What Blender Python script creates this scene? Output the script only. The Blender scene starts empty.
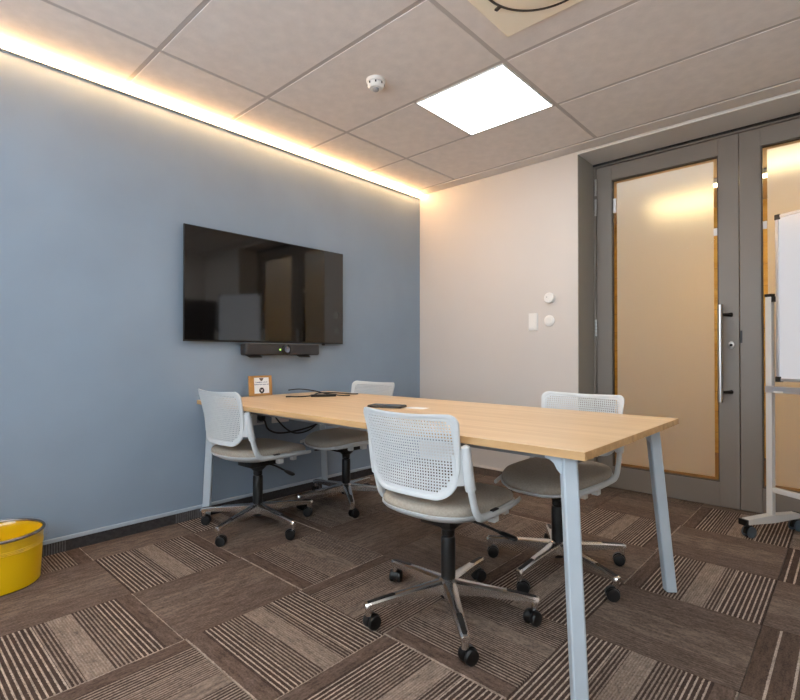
import bpy, bmesh, math, random
from mathutils import Vector, Matrix
random.seed(7)
PI = math.pi
S = bpy.context.scene
COL = S.collection

# ------------------------------------------------------------------ camera
cam_d = bpy.data.cameras.new('camera')
cam = bpy.data.objects.new('camera', cam_d)
COL.objects.link(cam)
cam_d.sensor_fit = 'HORIZONTAL'
cam_d.sensor_width = 36.0
cam_d.lens = 36.0 * 495.7 / 800.0
cam_d.clip_start = 0.05
cam.location = (3.005, -3.553, 1.012)
cam.rotation_euler = (math.radians(90.0 + 0.485), 0, math.radians(42.52))
S.camera = cam

# ------------------------------------------------------------------ world, exposure
W = bpy.data.worlds.new('world')
W.use_nodes = True
W.node_tree.nodes['Background'].inputs[0].default_value = (0.78, 0.89, 1.0, 1)   # even overcast daylight outside the added rear window
W.node_tree.nodes['Background'].inputs[1].default_value = 3.8
S.world = W
S.view_settings.view_transform = 'Standard'
S.view_settings.look = 'None'
S.view_settings.gamma = 1.0
S.view_settings.use_curve_mapping = False
S.view_settings.exposure = 0.45
PANEL_LIGHT = 8.0      # ceiling panels, one seen and three added
STRIP_LIGHT = 46.0     # warm strip over the blue wall
CORRIDOR_LIGHT = 35.0  # warm linear lamp in the corridor

# ------------------------------------------------------------------ helpers
def lin(c):
    return tuple((x / 12.92 if x <= 0.04045 else ((x + 0.055) / 1.055) ** 2.4) for x in [v / 255.0 for v in c])

def mat(name, rgb, rough=0.5, metal=0.0, spec=0.5, noise=None, bump=None, **kw):
    """noise=(scale, amount) mottles the colour; bump=(scale, strength)"""
    m = bpy.data.materials.new(name)
    m.use_nodes = True
    nt = m.node_tree
    b = nt.nodes['Principled BSDF']
    c = lin(rgb)
    b.inputs['Base Color'].default_value = (*c, 1)
    b.inputs['Roughness'].default_value = rough
    b.inputs['Metallic'].default_value = metal
    b.inputs['Specular IOR Level'].default_value = spec
    for k, v in kw.items():
        b.inputs[k].default_value = v
    tc = nt.nodes.new('ShaderNodeTexCoord')
    if noise:
        n = nt.nodes.new('ShaderNodeTexNoise')
        n.inputs['Scale'].default_value = noise[0]
        n.inputs['Detail'].default_value = 4
        nt.links.new(tc.outputs['Object'], n.inputs['Vector'])
        r = nt.nodes.new('ShaderNodeMapRange')
        r.inputs['From Min'].default_value = 0.3
        r.inputs['From Max'].default_value = 0.7
        r.inputs['To Min'].default_value = 1 - noise[1]
        r.inputs['To Max'].default_value = 1 + noise[1]
        nt.links.new(n.outputs['Fac'], r.inputs['Value'])
        mx = nt.nodes.new('ShaderNodeVectorMath')
        mx.operation = 'SCALE'
        mx.inputs[0].default_value = c
        nt.links.new(r.outputs[0], mx.inputs['Scale'])
        nt.links.new(mx.outputs[0], b.inputs['Base Color'])
    if bump:
        n2 = nt.nodes.new('ShaderNodeTexNoise')
        n2.inputs['Scale'].default_value = bump[0]
        n2.inputs['Detail'].default_value = 3
        nt.links.new(tc.outputs['Object'], n2.inputs['Vector'])
        bp = nt.nodes.new('ShaderNodeBump')
        bp.inputs['Strength'].default_value = bump[1]
        bp.inputs['Distance'].default_value = 0.002
        nt.links.new(n2.outputs['Fac'], bp.inputs['Height'])
        nt.links.new(bp.outputs[0], b.inputs['Normal'])
    return m

def emit(name, rgb, strength):
    m = bpy.data.materials.new(name)
    m.use_nodes = True
    nt = m.node_tree
    nt.nodes.clear()
    e = nt.nodes.new('ShaderNodeEmission')
    e.inputs[0].default_value = (*rgb, 1)
    e.inputs[1].default_value = strength
    o = nt.nodes.new('ShaderNodeOutputMaterial')
    nt.links.new(e.outputs[0], o.inputs[0])
    return m

class MB:
    """collects shapes into one mesh"""
    def __init__(self):
        self.bm = bmesh.new()
    def box(self, x0, x1, y0, y1, z0, z1, bev=0.0, M=None, seg=2):
        t = bmesh.new()
        bmesh.ops.create_cube(t, size=1.0)
        for v in t.verts:
            v.co = Vector(((x0 + x1) / 2 + v.co.x * (x1 - x0), (y0 + y1) / 2 + v.co.y * (y1 - y0), (z0 + z1) / 2 + v.co.z * (z1 - z0)))
        if bev:
            bmesh.ops.bevel(t, geom=t.edges[:] , offset=bev, segments=seg, affect='EDGES', profile=0.5)
        return self._merge(t, M)
    def _merge(self, t, M=None):
        if M is not None:
            bmesh.ops.transform(t, matrix=M, verts=t.verts)
        me = bpy.data.meshes.new('t')
        t.to_mesh(me)
        t.free()
        self.bm.from_mesh(me)
        bpy.data.meshes.remove(me)
        return self
    def loft(self, rings, caps=True, closed=False):
        bm = self.bm
        vs = [[bm.verts.new(p) for p in r] for r in rings]
        n = len(vs[0])
        m = len(vs)
        for i in range(m if closed else m - 1):
            a, b = vs[i], vs[(i + 1) % m]
            for k in range(n):
                bm.faces.new((a[k], a[(k + 1) % n], b[(k + 1) % n], b[k]))
        if caps and not closed:
            bm.faces.new(list(reversed(vs[0])))
            bm.faces.new(vs[-1])
        return self
    def lathe(self, prof, seg=24, c=(0, 0, 0), M=None):
        """prof = [(r, z)...] round the z axis"""
        rings = []
        for r, z in prof:
            ring = []
            for k in range(seg):
                a = 2 * PI * k / seg
                p = Vector((max(r, 1e-4) * math.cos(a), max(r, 1e-4) * math.sin(a), z))
                if M is not None:
                    p = M @ p
                ring.append(p + Vector(c))
            rings.append(ring)
        return self.loft(rings)
    def tube(self, pts, rad, seg=10, closed=False, flat=None):
        """rad: number or list; flat=(rx, ry) multipliers in the (side, up) frame"""
        pts = [Vector(p) for p in pts]
        n = len(pts)
        if not isinstance(rad, (list, tuple)):
            rad = [rad] * n
        rings = []
        prev = None
        for i, p in enumerate(pts):
            if closed:
                d = pts[(i + 1) % n] - pts[i - 1]
            else:
                d = pts[min(i + 1, n - 1)] - pts[max(i - 1, 0)]
            d.normalize()
            if prev is None:
                up = Vector((0, 0, 1)) if abs(d.z) < 0.9 else Vector((0, 1, 0))
            else:
                up = prev
            s = d.cross(up).normalized()
            up = s.cross(d).normalized()
            prev = up
            fx, fy = flat or (1, 1)
            rings.append([p + s * (rad[i] * fx * math.cos(2 * PI * k / seg)) + up * (rad[i] * fy * math.sin(2 * PI * k / seg)) for k in range(seg)])
        return self.loft(rings, closed=closed)
    def prism(self, poly, z0, z1, M=None):
        """poly in xy, extruded z0..z1"""
        f = (lambda p: M @ Vector(p)) if M is not None else Vector
        return self.loft([[f((x, y, z0)) for x, y in poly], [f((x, y, z1)) for x, y in poly]])
    def build(self, name, material, parent=None, smooth=None, loc=None):
        bmesh.ops.recalc_face_normals(self.bm, faces=self.bm.faces)
        me = bpy.data.meshes.new(name)
        self.bm.to_mesh(me)
        self.bm.free()
        me.materials.append(material)
        if smooth is not None:
            me.shade_smooth()
            ang = math.radians(smooth)
            b = bmesh.new()
            b.from_mesh(me)
            for e in b.edges:
                if len(e.link_faces) == 2 and e.calc_face_angle(0) > ang:
                    e.smooth = False
            b.to_mesh(me)
            b.free()
        o = bpy.data.objects.new(name, me)
        COL.objects.link(o)
        if parent is not None:
            o.parent = parent
        if loc:
            o.location = loc
        return o

def tag(o, label=None, cat=None, group=None, kind=None):
    if label: o['label'] = label
    if cat: o['category'] = cat
    if group: o['group'] = group
    if kind: o['kind'] = kind
    return o

def empty(name, loc=(0, 0, 0), rz=0.0):
    o = bpy.data.objects.new(name, None)
    o.empty_display_size = 0.1
    COL.objects.link(o)
    o.location = loc
    o.rotation_euler = (0, 0, rz)
    return o

def copy_tree(o, parent=None):
    c = o.copy()
    COL.objects.link(c)
    c.parent = parent
    for ch in [x for x in o.children]:
        copy_tree(ch, c)
    return c

def box(name, material, x0, x1, y0, y1, z0, z1, bev=0.0, parent=None, **k):
    return MB().box(x0, x1, y0, y1, z0, z1, bev).build(name, material, parent, **k)

def smoothpath(pts, n=8, closed=False):
    """Catmull-Rom through pts"""
    P = [Vector(p) for p in pts]
    out = []
    m = len(P)
    rng = range(m) if closed else range(m - 1)
    for i in rng:
        if closed:
            a, b, c, d = P[i - 1], P[i], P[(i + 1) % m], P[(i + 2) % m]
        else:
            a, b, c, d = P[max(i - 1, 0)], P[i], P[i + 1], P[min(i + 2, m - 1)]
        for k in range(n):
            t = k / n
            out.append(0.5 * ((2 * b) + (c - a) * t + (2 * a - 5 * b + 4 * c - d) * t * t + (3 * b - a - 3 * c + d) * t ** 3))
    if not closed:
        out.append(P[-1])
    return out

# ------------------------------------------------------------------ materials
M_blue = mat('blue wall paint', (139, 154, 169), 0.75, noise=(2.2, 0.05), bump=(180, 0.15))
M_white = mat('white wall paint', (207, 201, 195), 0.75, noise=(1.5, 0.02), bump=(180, 0.12))
M_ctile = mat('mineral ceiling tile', (228, 219, 212), 0.9, noise=(14, 0.05), bump=(90, 0.35))
M_tbar = mat('ceiling grid bar', (188, 178, 171), 0.6)
M_trimgrey = mat('perimeter trim', (216, 208, 200), 0.6)
M_grey = mat('grey painted door metal', (126, 117, 108), 0.42, noise=(3, 0.03))
M_greyframe = mat('grey jamb paint', (152, 148, 139), 0.5, noise=(3, 0.03))
M_gap = mat('dark gap shade', (22, 21, 20), 0.8)  # dark colour stands in for shade inside gaps, slots and holes
M_bead = mat('dark glazing bead', (78, 70, 62), 0.6)
M_steel = mat('brushed steel', (196, 194, 190), 0.3, 1.0)
M_hinge = mat('hinge steel', (190, 190, 188), 0.35, 1.0)
M_chrome = mat('polished aluminium', (226, 223, 220), 0.27, 1.0)
M_black = mat('black plastic', (13, 13, 14), 0.45, noise=(30, 0.1))
M_blackg = mat('black glossy plastic', (14, 14, 15), 0.22)
M_pad = mat('black arm inset', (26, 25, 24), 0.6, noise=(60, 0.1))
M_chairw = mat('white chair plastic', (204, 208, 209), 0.4, noise=(6, 0.02))
M_fabric = mat('taupe seat fabric', (162, 153, 140), 0.75, noise=(120, 0.12), bump=(700, 0.5))
M_legpaint = mat('pale grey-blue leg paint', (180, 191, 199), 0.42, noise=(8, 0.02))
M_skirt = mat('carpet skirting', (58, 54, 54), 0.95, noise=(60, 0.25), bump=(300, 0.4))
M_rib = mat('pale carpet rib', (96, 92, 92), 0.95, noise=(60, 0.2))
M_skirtb = mat('brown carpet skirting', (98, 82, 72), 0.95, noise=(60, 0.2), bump=(300, 0.4))
M_cap = mat('skirting cap', (172, 182, 192), 0.5)
M_tvscreen = mat('screen glass', (12, 11, 11), 0.05, spec=0.9)
M_tvbody = mat('screen casing', (16, 16, 17), 0.35)
M_bar = mat('video bar cloth', (52, 49, 49), 0.7, noise=(300, 0.2))
M_barcase = mat('video bar casing', (44, 42, 42), 0.4)
M_lens = mat('camera lens', (120, 124, 140), 0.08, 0.6)
M_green = emit('indicator green', (0.5, 0.9, 0.15), 1.5)
M_plastic = mat('white switch plastic', (232, 230, 226), 0.35)
M_plasticg = mat('grey socket plastic', (150, 150, 152), 0.4)
M_frame = mat('bamboo frame', (176, 130, 72), 0.5, noise=(40, 0.1))
M_paper = mat('white paper', (236, 236, 236), 0.8)
M_ink = mat('dark print', (48, 50, 54), 0.8)
M_yellow = mat('yellow enamel', (236, 190, 8), 0.32, noise=(5, 0.02))
M_wb = mat('whiteboard enamel', (226, 230, 236), 0.15)
M_alu = mat('satin aluminium', (190, 192, 196), 0.4, 0.75)
M_stand = mat('pale stand paint', (205, 202, 196), 0.4)
M_caster = mat('blue-grey caster', (74, 84, 92), 0.4)
M_cream = mat('cream diffuser plate', (252, 240, 216), 0.5)
M_darkring = mat('diffuser ring', (72, 66, 58), 0.5)
M_corrwall = mat('corridor plaster', (232, 214, 186), 0.8)
M_corrfloor = mat('corridor floor', (120, 88, 50), 0.6, noise=(6, 0.1))
M_panel = emit('panel diffuser', (0.96, 0.985, 1.0), PANEL_LIGHT)
M_led = emit('warm strip diffuser', (1.0, 0.58, 0.25), STRIP_LIGHT)
M_corrlamp = emit('corridor lamp diffuser', (1.0, 0.75, 0.36), CORRIDOR_LIGHT)
M_cup = mat('dark cupboard laminate', (40, 38, 40), 0.5, noise=(4, 0.05))

def wood(name, c1, c2, scale, rough=0.45, along='X', stretch=14.0):
    m = bpy.data.materials.new(name)
    m.use_nodes = True
    nt = m.node_tree
    b = nt.nodes['Principled BSDF']
    tc = nt.nodes.new('ShaderNodeTexCoord')
    mp = nt.nodes.new('ShaderNodeMapping')
    s = [scale * stretch] * 3
    s['XYZ'.index(along)] = scale
    mp.inputs['Scale'].default_value = s
    nt.links.new(tc.outputs['Object'], mp.inputs['Vector'])
    n = nt.nodes.new('ShaderNodeTexNoise')
    n.inputs['Scale'].default_value = 1.0
    n.inputs['Detail'].default_value = 6
    n.inputs['Distortion'].default_value = 0.4
    nt.links.new(mp.outputs[0], n.inputs['Vector'])
    cr = nt.nodes.new('ShaderNodeValToRGB')
    cr.color_ramp.elements[0].position = 0.3
    cr.color_ramp.elements[0].color = (*lin(c1), 1)
    cr.color_ramp.elements[1].position = 0.7
    cr.color_ramp.elements[1].color = (*lin(c2), 1)
    nt.links.new(n.outputs['Fac'], cr.inputs['Fac'])
    nt.links.new(cr.outputs[0], b.inputs['Base Color'])
    b.inputs['Roughness'].default_value = rough
    return m

M_top = wood('light oak tabletop', (210, 179, 138), (228, 199, 160), 1.6, 0.38, 'X')
M_edge = wood('table edge band', (176, 138, 92), (206, 168, 118), 2.0, 0.5, 'X')
M_corrwood = wood('corridor wood panel', (186, 142, 58), (212, 172, 88), 1.2, 0.5, 'X', 10)

def glass(name, rough, tint, ior=1.45):
    m = bpy.data.materials.new(name)
    m.use_nodes = True
    b = m.node_tree.nodes['Principled BSDF']
    b.inputs['Base Color'].default_value = (*tint, 1)
    b.inputs['Transmission Weight'].default_value = 1.0
    b.inputs['Roughness'].default_value = rough
    b.inputs['IOR'].default_value = ior
    return m
M_glass = glass('clear glass', 0.0, (1, 1, 1), 1.02)

def frost():
    m = bpy.data.materials.new('frosted film')
    m.use_nodes = True
    nt = m.node_tree
    nt.nodes.clear()
    o = nt.nodes.new('ShaderNodeOutputMaterial')
    rf = nt.nodes.new('ShaderNodeBsdfRefraction')
    rf.inputs['Color'].default_value = (0.95, 0.93, 0.9, 1)
    rf.inputs['Roughness'].default_value = 0.5
    rf.inputs['IOR'].default_value = 1.35
    tl = nt.nodes.new('ShaderNodeBsdfTranslucent')
    tl.inputs['Color'].default_value = (0.95, 0.93, 0.9, 1)
    df = nt.nodes.new('ShaderNodeBsdfDiffuse')
    df.inputs['Color'].default_value = (0.8, 0.8, 0.78, 1)
    m1 = nt.nodes.new('ShaderNodeMixShader')
    m1.inputs[0].default_value = 0.55
    nt.links.new(rf.outputs[0], m1.inputs[1])
    nt.links.new(tl.outputs[0], m1.inputs[2])
    m2 = nt.nodes.new('ShaderNodeMixShader')
    m2.inputs[0].default_value = 0.20
    nt.links.new(m1.outputs[0], m2.inputs[1])
    nt.links.new(df.outputs[0], m2.inputs[2])
    nt.links.new(m2.outputs[0], o.inputs[0])
    return m
M_frost = frost()

def film():
    m = bpy.data.materials.new('thin clear liner')
    m.use_nodes = True
    nt = m.node_tree
    nt.nodes.clear()
    o = nt.nodes.new('ShaderNodeOutputMaterial')
    t = nt.nodes.new('ShaderNodeBsdfTransparent')
    g = nt.nodes.new('ShaderNodeBsdfGlossy')
    g.inputs['Roughness'].default_value = 0.15
    mx = nt.nodes.new('ShaderNodeMixShader')
    mx.inputs[0].default_value = 0.10
    nt.links.new(t.outputs[0], mx.inputs[1])
    nt.links.new(g.outputs[0], mx.inputs[2])
    nt.links.new(mx.outputs[0], o.inputs[0])
    return m
M_liner = film()

def carpet(name, bands):
    """bands across local y: (y0, y1, base colour, line colour, period or 0, duty)"""
    m = bpy.data.materials.new(name)
    m.use_nodes = True
    nt = m.node_tree
    L = nt.links
    b = nt.nodes['Principled BSDF']
    b.inputs['Roughness'].default_value = 0.95
    b.inputs['Specular IOR Level'].default_value = 0.15
    tc = nt.nodes.new('ShaderNodeTexCoord')
    oi = nt.nodes.new('ShaderNodeObjectInfo')
    sp = nt.nodes.new('ShaderNodeSeparateXYZ')
    L.new(tc.outputs['Object'], sp.inputs[0])
    def math_(op, a, b_=None, c=None):
        n = nt.nodes.new('ShaderNodeMath')
        n.operation = op
        for i, v in enumerate((a, b_, c)):
            if v is None: continue
            if isinstance(v, (int, float)): n.inputs[i].default_value = v
            else: L.new(v, n.inputs[i])
        return n.outputs[0]
    # slight wobble so the yarn rows are not ruler-straight
    off = nt.nodes.new('ShaderNodeVectorMath')
    off.operation = 'SCALE'
    off.inputs[0].default_value = (37.0, 91.0, 53.0)
    L.new(oi.outputs['Random'], off.inputs['Scale'])
    ad = nt.nodes.new('ShaderNodeVectorMath')
    L.new(tc.outputs['Object'], ad.inputs[0])
    L.new(off.outputs[0], ad.inputs[1])
    def noise(scale, detail=3, vec=None, stretch=None):
        n = nt.nodes.new('ShaderNodeTexNoise')
        n.inputs['Scale'].default_value = scale
        n.inputs['Detail'].default_value = detail
        if stretch:
            mp = nt.nodes.new('ShaderNodeMapping')
            mp.inputs['Scale'].default_value = stretch
            L.new(ad.outputs[0], mp.inputs[0])
            L.new(mp.outputs[0], n.inputs['Vector'])
        else:
            L.new(ad.outputs[0], n.inputs['Vector'])
        return n.outputs['Fac']
    fine = noise(420, 2)
    mid = noise(75, 4, stretch=(0.22, 1.0, 1.0))
    speck = noise(190, 2, stretch=(0.6, 1.0, 1.0))
    y = math_('ADD', sp.outputs['Y'], math_('ADD', math_('MULTIPLY', math_('SUBTRACT', fine, 0.5), 0.004), math_('MULTIPLY', math_('SUBTRACT', speck, 0.5), 0.0022)))
    col = None
    for (y0, y1, base, line, per, duty) in bands:
        inb = math_('MULTIPLY', math_('GREATER_THAN', y, y0), math_('LESS_THAN', y, y1))
        base_n = nt.nodes.new('ShaderNodeMix')
        base_n.data_type = 'RGBA'
        base_n.inputs[6].default_value = (*lin(base), 1)
        base_n.inputs[7].default_value = (*lin(line), 1)
        if per:
            L.new(math_('LESS_THAN', math_('FRACT', math_('DIVIDE', math_('ADD', y, 1.0 - y0), per)), duty), base_n.inputs[0])
        else:
            L.new(math_('MULTIPLY', mid, 0.8), base_n.inputs[0])
        if col is None:
            col = base_n.outputs[2]
        else:
            mx = nt.nodes.new('ShaderNodeMix')
            mx.data_type = 'RGBA'
            L.new(inb, mx.inputs[0])
            L.new(col, mx.inputs[6])
            L.new(base_n.outputs[2], mx.inputs[7])
            col = mx.outputs[2]
    big = noise(7, 3)
    k = math_('ADD', math_('ADD', math_('ADD', math_('MULTIPLY', fine, 0.7), math_('MULTIPLY', speck, 1.5)), math_('MULTIPLY', mid, 1.3)), math_('MULTIPLY', big, 0.35))
    sc = nt.nodes.new('ShaderNodeVectorMath')
    sc.operation = 'SCALE'
    L.new(col, sc.inputs[0])
    L.new(math_('SUBTRACT', k, 0.88), sc.inputs['Scale'])
    L.new(sc.outputs[0], b.inputs['Base Color'])
    bp = nt.nodes.new('ShaderNodeBump')
    bp.inputs['Strength'].default_value = 0.5
    bp.inputs['Distance'].default_value = 0.003
    L.new(fine, bp.inputs['Height'])
    L.new(bp.outputs[0], b.inputs['Normal'])
    return m

cD, cM, cL, cP = (68, 54, 47), (103, 88, 78), (136, 121, 109), (164, 148, 134)
h = 0.25
CARPETS = {
    'S': carpet('carpet strong stripe', [(-h, -.10, cD, cP, .0168, .33), (-.10, -.055, cD, cL, .0125, .42), (-.055, .02, (124, 108, 96), cL, .0085, .5),
                                         (.02, .10, cD, cL, .0125, .45), (.10, .187, cD, cP, .0160, .33), (.187, .244, (84, 67, 58), cM, 0, 0), (.244, h, cL, cP, 0, 0)]),
    'P': carpet('carpet plain', [(-h, -.12, cM, (90, 74, 64), .0125, .30), (-.12, .05, (98, 83, 73), (122, 106, 94), 0, 0), (.05, .15, (90, 75, 66), (112, 96, 85), 0, 0),
                                 (.15, .225, cM, (88, 72, 63), .011, .3), (.225, h, (88, 72, 63), cM, 0, 0)]),
    'M': carpet('carpet fine stripe', [(-h, -.09, cD, cL, .0125, .42), (-.09, -.02, cM, cL, 0, 0), (-.02, .08, (92, 76, 66), cL, .0105, .4),
                                       (.08, .185, cD, cL, .0135, .42), (.185, .243, (80, 63, 54), cM, 0, 0), (.243, h, cL, cP, 0, 0)]),
    'W': carpet('carpet wide stripe', [(-h, -.02, (86, 70, 60), cP, .062, .12), (-.02, .10, cM, cL, 0, 0), (.10, h, cD, cP, .033, .22)]),
}

# ------------------------------------------------------------------ room shell
RX, RY, H = 4.35, -4.35, 2.498       # right wall, rear wall, ceiling height
JX0, JX1, YD = 1.514, 3.405, 0.30    # door opening and depth of its recess
SOF = 2.478                           # soffit of the opening

fl = tag(box('floor', mat('screed', (110, 104, 98), 0.9), 0, RX, RY, 0.345, -0.06, -0.006), kind='structure')
tag(box('wall_left', M_blue, -0.12, 0, RY, 0.6, -0.06, H + 0.1), kind='structure')
wb = MB()
wb.box(0, JX0, 0, 0.6, -0.06, H + 0.1)
wb.box(JX1, RX, 0, 0.6, -0.06, H + 0.1)
wb.box(JX0, JX1, 0, 0.34, SOF, H + 0.1)
tag(wb.build('wall_back', M_white), kind='structure')
tag(box('wall_right', M_white, RX, RX + 0.12, RY, 0.6, -0.06, H + 0.1), kind='structure')
wr = MB()
WX0, WX1, WZ0, WZ1 = 0.6, 3.9, 0.75, 2.30
wr.box(-0.12, WX0, RY - 0.12, RY, -0.06, H + 0.1)
wr.box(WX1, RX + 0.12, RY - 0.12, RY, -0.06, H + 0.1)
wr.box(WX0, WX1, RY - 0.12, RY, -0.06, WZ0)
wr.box(WX0, WX1, RY - 0.12, RY, WZ1, H + 0.1)
tag(wr.build('wall_rear', M_white), kind='structure')
wn = tag(empty('added_window_1', (WX0, RY - 0.06, WZ0)), 'wide unseen window added in the rear wall behind the camera for daylight', kind='structure')  # unseen window, added so daylight lifts the room's brightness
ww, wh = WX1 - WX0, WZ1 - WZ0
for k in range(4):
    xk = k * ww / 3
    box('mullion', M_plastic, max(xk - .025, 0), min(xk + .025, ww), -.03, .03, 0, wh, .003, wn)
for zz in (0, wh - .05):
    box('frame_rail', M_plastic, .025, ww - .025, -.03, .03, zz, zz + .05, .003, wn)
for k in range(3):
    box('pane', M_glass, k * ww / 3 + .02, (k + 1) * ww / 3 - .02, -.003, .003, .05, wh - .05, 0, wn)
pl_ = bpy.data.lights.new('window_portal', 'AREA')
pl_.shape = 'RECTANGLE'
pl_.size = ww
pl_.size_y = wh
pl_.cycles.is_portal = True
plo = bpy.data.objects.new('window_portal', pl_)
COL.objects.link(plo)
plo.location = ((WX0 + WX1) / 2, RY - 0.125, (WZ0 + WZ1) / 2)
plo.rotation_euler = (PI / 2, 0, 0)

# carpet tiles, quarter-turned, 0.5 m
tile_mesh = {}
def tile_obj(kind, w, d):
    key = (kind, round(w, 3), round(d, 3))
    if key not in tile_mesh:
        g = 0.0009
        o = MB().box(-w / 2 + g, w / 2 - g, -d / 2 + g, d / 2 - g, -0.006, 0.0, 0.0012, seg=1).build('carpet_tile', CARPETS[kind], fl)
        tile_mesh[key] = o.data
        return o
    o = bpy.data.objects.new('carpet_tile', tile_mesh[key])
    COL.objects.link(o)
    o.parent = fl
    return o
KINDMAP = {(1, -2): ('S', 0), (0, -1): ('S', 0), (1, -1): ('P', 1), (0, -2): ('P', 0), (2, -2): ('M', 0), (2, -1): ('S', 1), (3, -1): ('S', 0),
           (2, 0): ('M', 0), (1, 0): ('M', 1), (3, 0): ('M', 1), (4, 1): ('P', 0), (4, 0): ('S', 1), (4, 2): ('S', 0), (4, 3): ('P', 1), (5, 1): ('W', 1),
           (4, 4): ('S', 0), (5, 3): ('W', 0), (5, 2): ('P', 0), (3, 1): ('S', 0), (3, 2): ('P', 1), (2, 1): ('P', 1), (1, 1): ('P', 0), (3, 3): ('S', 1),
           (0, 0): ('P', 0), (2, 2): ('M', 0), (1, 2): ('P', 1), (0, 1): ('M', 1)}
gx = [0.0] + [0.245 + 0.5 * i for i in range(0, 9)]
gx = [x for x in gx if x < RX] + [RX]
gy = [RY] + [-2.265 + 0.5 * m_ for m_ in range(-4, 6) if RY < -2.265 + 0.5 * m_ < 0.34] + [0.345]
for ix in range(len(gx) - 1):
    for iy in range(len(gy) - 1):
        x0, x1, y0, y1 = gx[ix], gx[ix + 1], gy[iy], gy[iy + 1]
        if y0 >= 0.0 and (x1 <= JX0 or x0 >= JX1): continue
        if y1 > 0.3 or y0 < 0 < y1 or y0 >= 0:
            pass
        i = ix - 1
        m_ = round((y1 - 0.5 + 2.265) / 0.5) if iy > 0 and abs((y1 + 2.265) / 0.5 - round((y1 + 2.265) / 0.5)) < 1e-3 else (round((y0 + 2.265) / 0.5))
        xdir = (i + m_) % 2 != 0
        kind, flip = KINDMAP.get((i, m_), (random.choice('SPMSP'), random.randint(0, 1)))
        w, d = x1 - x0, y1 - y0
        if y1 > 0 and y0 < 0:
            # tiles under the wall line are only laid where there is floor
            xs0, xs1 = x0, x1
            if x1 <= JX0 or x0 >= JX1:
                y1 = 0.0
                d = y1 - y0
        o = tile_obj(kind, w if xdir else d, d if xdir else w)
        o.location = ((x0 + x1) / 2, (y0 + y1) / 2, 0)
        o.rotation_euler = (0, 0, (0 if xdir else PI / 2) + (PI if flip else 0))

# skirtings: strip of carpet with a pale cap
sk = tag(box('baseboard_left', M_skirt, 0.0, 0.011, RY, 0.0, 0.0, 0.057), kind='structure')
box('cap_strip', M_cap, 0.0, 0.014, RY, 0.0, 0.057, 0.077, 0.003, sk)
for k in range(17):   # ribbed stretches of the carpet strip
    y0 = -3.02 + k * 0.0115
    box('rib', M_rib, 0.011, 0.0135, y0, y0 + 0.006, 0.002, 0.055, 0, sk)
for k in range(14):
    y0 = -2.27 + k * 0.0115
    box('rib', M_rib, 0.011, 0.0135, y0, y0 + 0.006, 0.002, 0.055, 0, sk)
sk2 = tag(box('baseboard_back', M_skirtb, 0.0145, JX0, -0.011, 0.0, 0.0, 0.057), kind='structure')
box('cap_strip', M_trimgrey, 0.0145, JX0, -0.013, 0.0, 0.057, 0.072, 0.003, sk2)

# ceiling: slab with lay-in tiles and grid bars
ce = tag(box('ceiling', M_tbar, 0.0, RX, RY, 0.0, H + 0.002, H + 0.1), kind='structure')
cxl = [0.0, 0.5035, 1.7032, 2.903, RX]
cyl = [RY, -3.794, -3.184, -2.574, -1.965, -1.354, -0.754, -0.138]
PANELS = [(1.105, 1.690, -1.340, -0.766), (3.505, 4.090, -1.340, -0.766), (1.105, 1.690, -3.780, -3.198), (3.505, 4.090, -3.780, -3.198)]  # first panel is seen; the other three are added for light
cmesh = {}
def ctile(x0, x1, y0, y1):
    g = 0.0105
    key = (round(x1 - x0, 3), round(y1 - y0, 3))
    if key not in cmesh:
        a, b = (x1 - x0) / 2 - g, (y1 - y0) / 2 - g
        o = MB().box(-a, a, -b, b, -0.004, 0.004, 0.0025, seg=1).build('ceiling_tile', M_ctile, ce)
        cmesh[key] = o.data
    else:
        o = bpy.data.objects.new('ceiling_tile', cmesh[key])
        COL.objects.link(o)
        o.parent = ce
    o.location = ((x0 + x1) / 2, (y0 + y1) / 2, H + 0.004)
for a in range(len(cxl) - 1):
    for b in range(len(cyl) - 1):
        x0, x1, y0, y1 = cxl[a], cxl[a + 1], cyl[b], cyl[b + 1]
        if a == 0: x0 = -0.006
        pan = [p for p in PANELS if x0 - .05 < p[0] and p[1] < x1 + .05 and y0 - .05 < p[2] and p[3] < y1 + .05]
        if pan:
            p = pan[0]
            if p[0] - x0 > 0.2: ctile(x0, p[0] - 0.004, y0, y1)
            if x1 - p[1] > 0.2: ctile(p[1] + 0.004, x1, y0, y1)
        else:
            ctile(x0, x1, y0, y1)
box('perimeter_trim', M_trimgrey, 0.0, RX, -0.128, -0.004, H - 0.003, H + 0.004, 0.001, ce)
bead = tag(box('trim_1', mat('corner bead', (232, 228, 220), 0.5), JX0, JX1, -0.003, 0.004, SOF - 0.0015, SOF + 0.006, 0.001), kind='structure')

# ------------------------------------------------------------------ lights of the room, seen and added
for n, (x0, x1, y0, y1) in enumerate(PANELS):
    e = empty('ceiling_light', ((x0 + x1) / 2, (y0 + y1) / 2, H))
    a, b = (x1 - x0) / 2, (y1 - y0) / 2
    lab = ['square white ceiling light panel near the glass doors', 'unseen square white ceiling light panel added above the whiteboard for light',
           'unseen square white ceiling light panel added behind the camera by the blue wall', 'unseen square white ceiling light panel added behind the camera by the right wall'][n]
    tag(e, lab, 'ceiling light', 'square ceiling light panels')
    f = MB()
    for (p, q, r, s) in ((-a, a, -b, -b + .006), (-a, a, b - .006, b), (-a, -a + .006, -b + .006, b - .006), (a - .006, a, -b + .006, b - .006)):
        f.box(p, q, r, s, -0.006, 0.004)
    f.build('frame', M_plastic, e)
    box('diffuser', M_panel, -a + .006, a - .006, -b + .006, b - .006, -0.0035, 0.003, 0, e)

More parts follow.
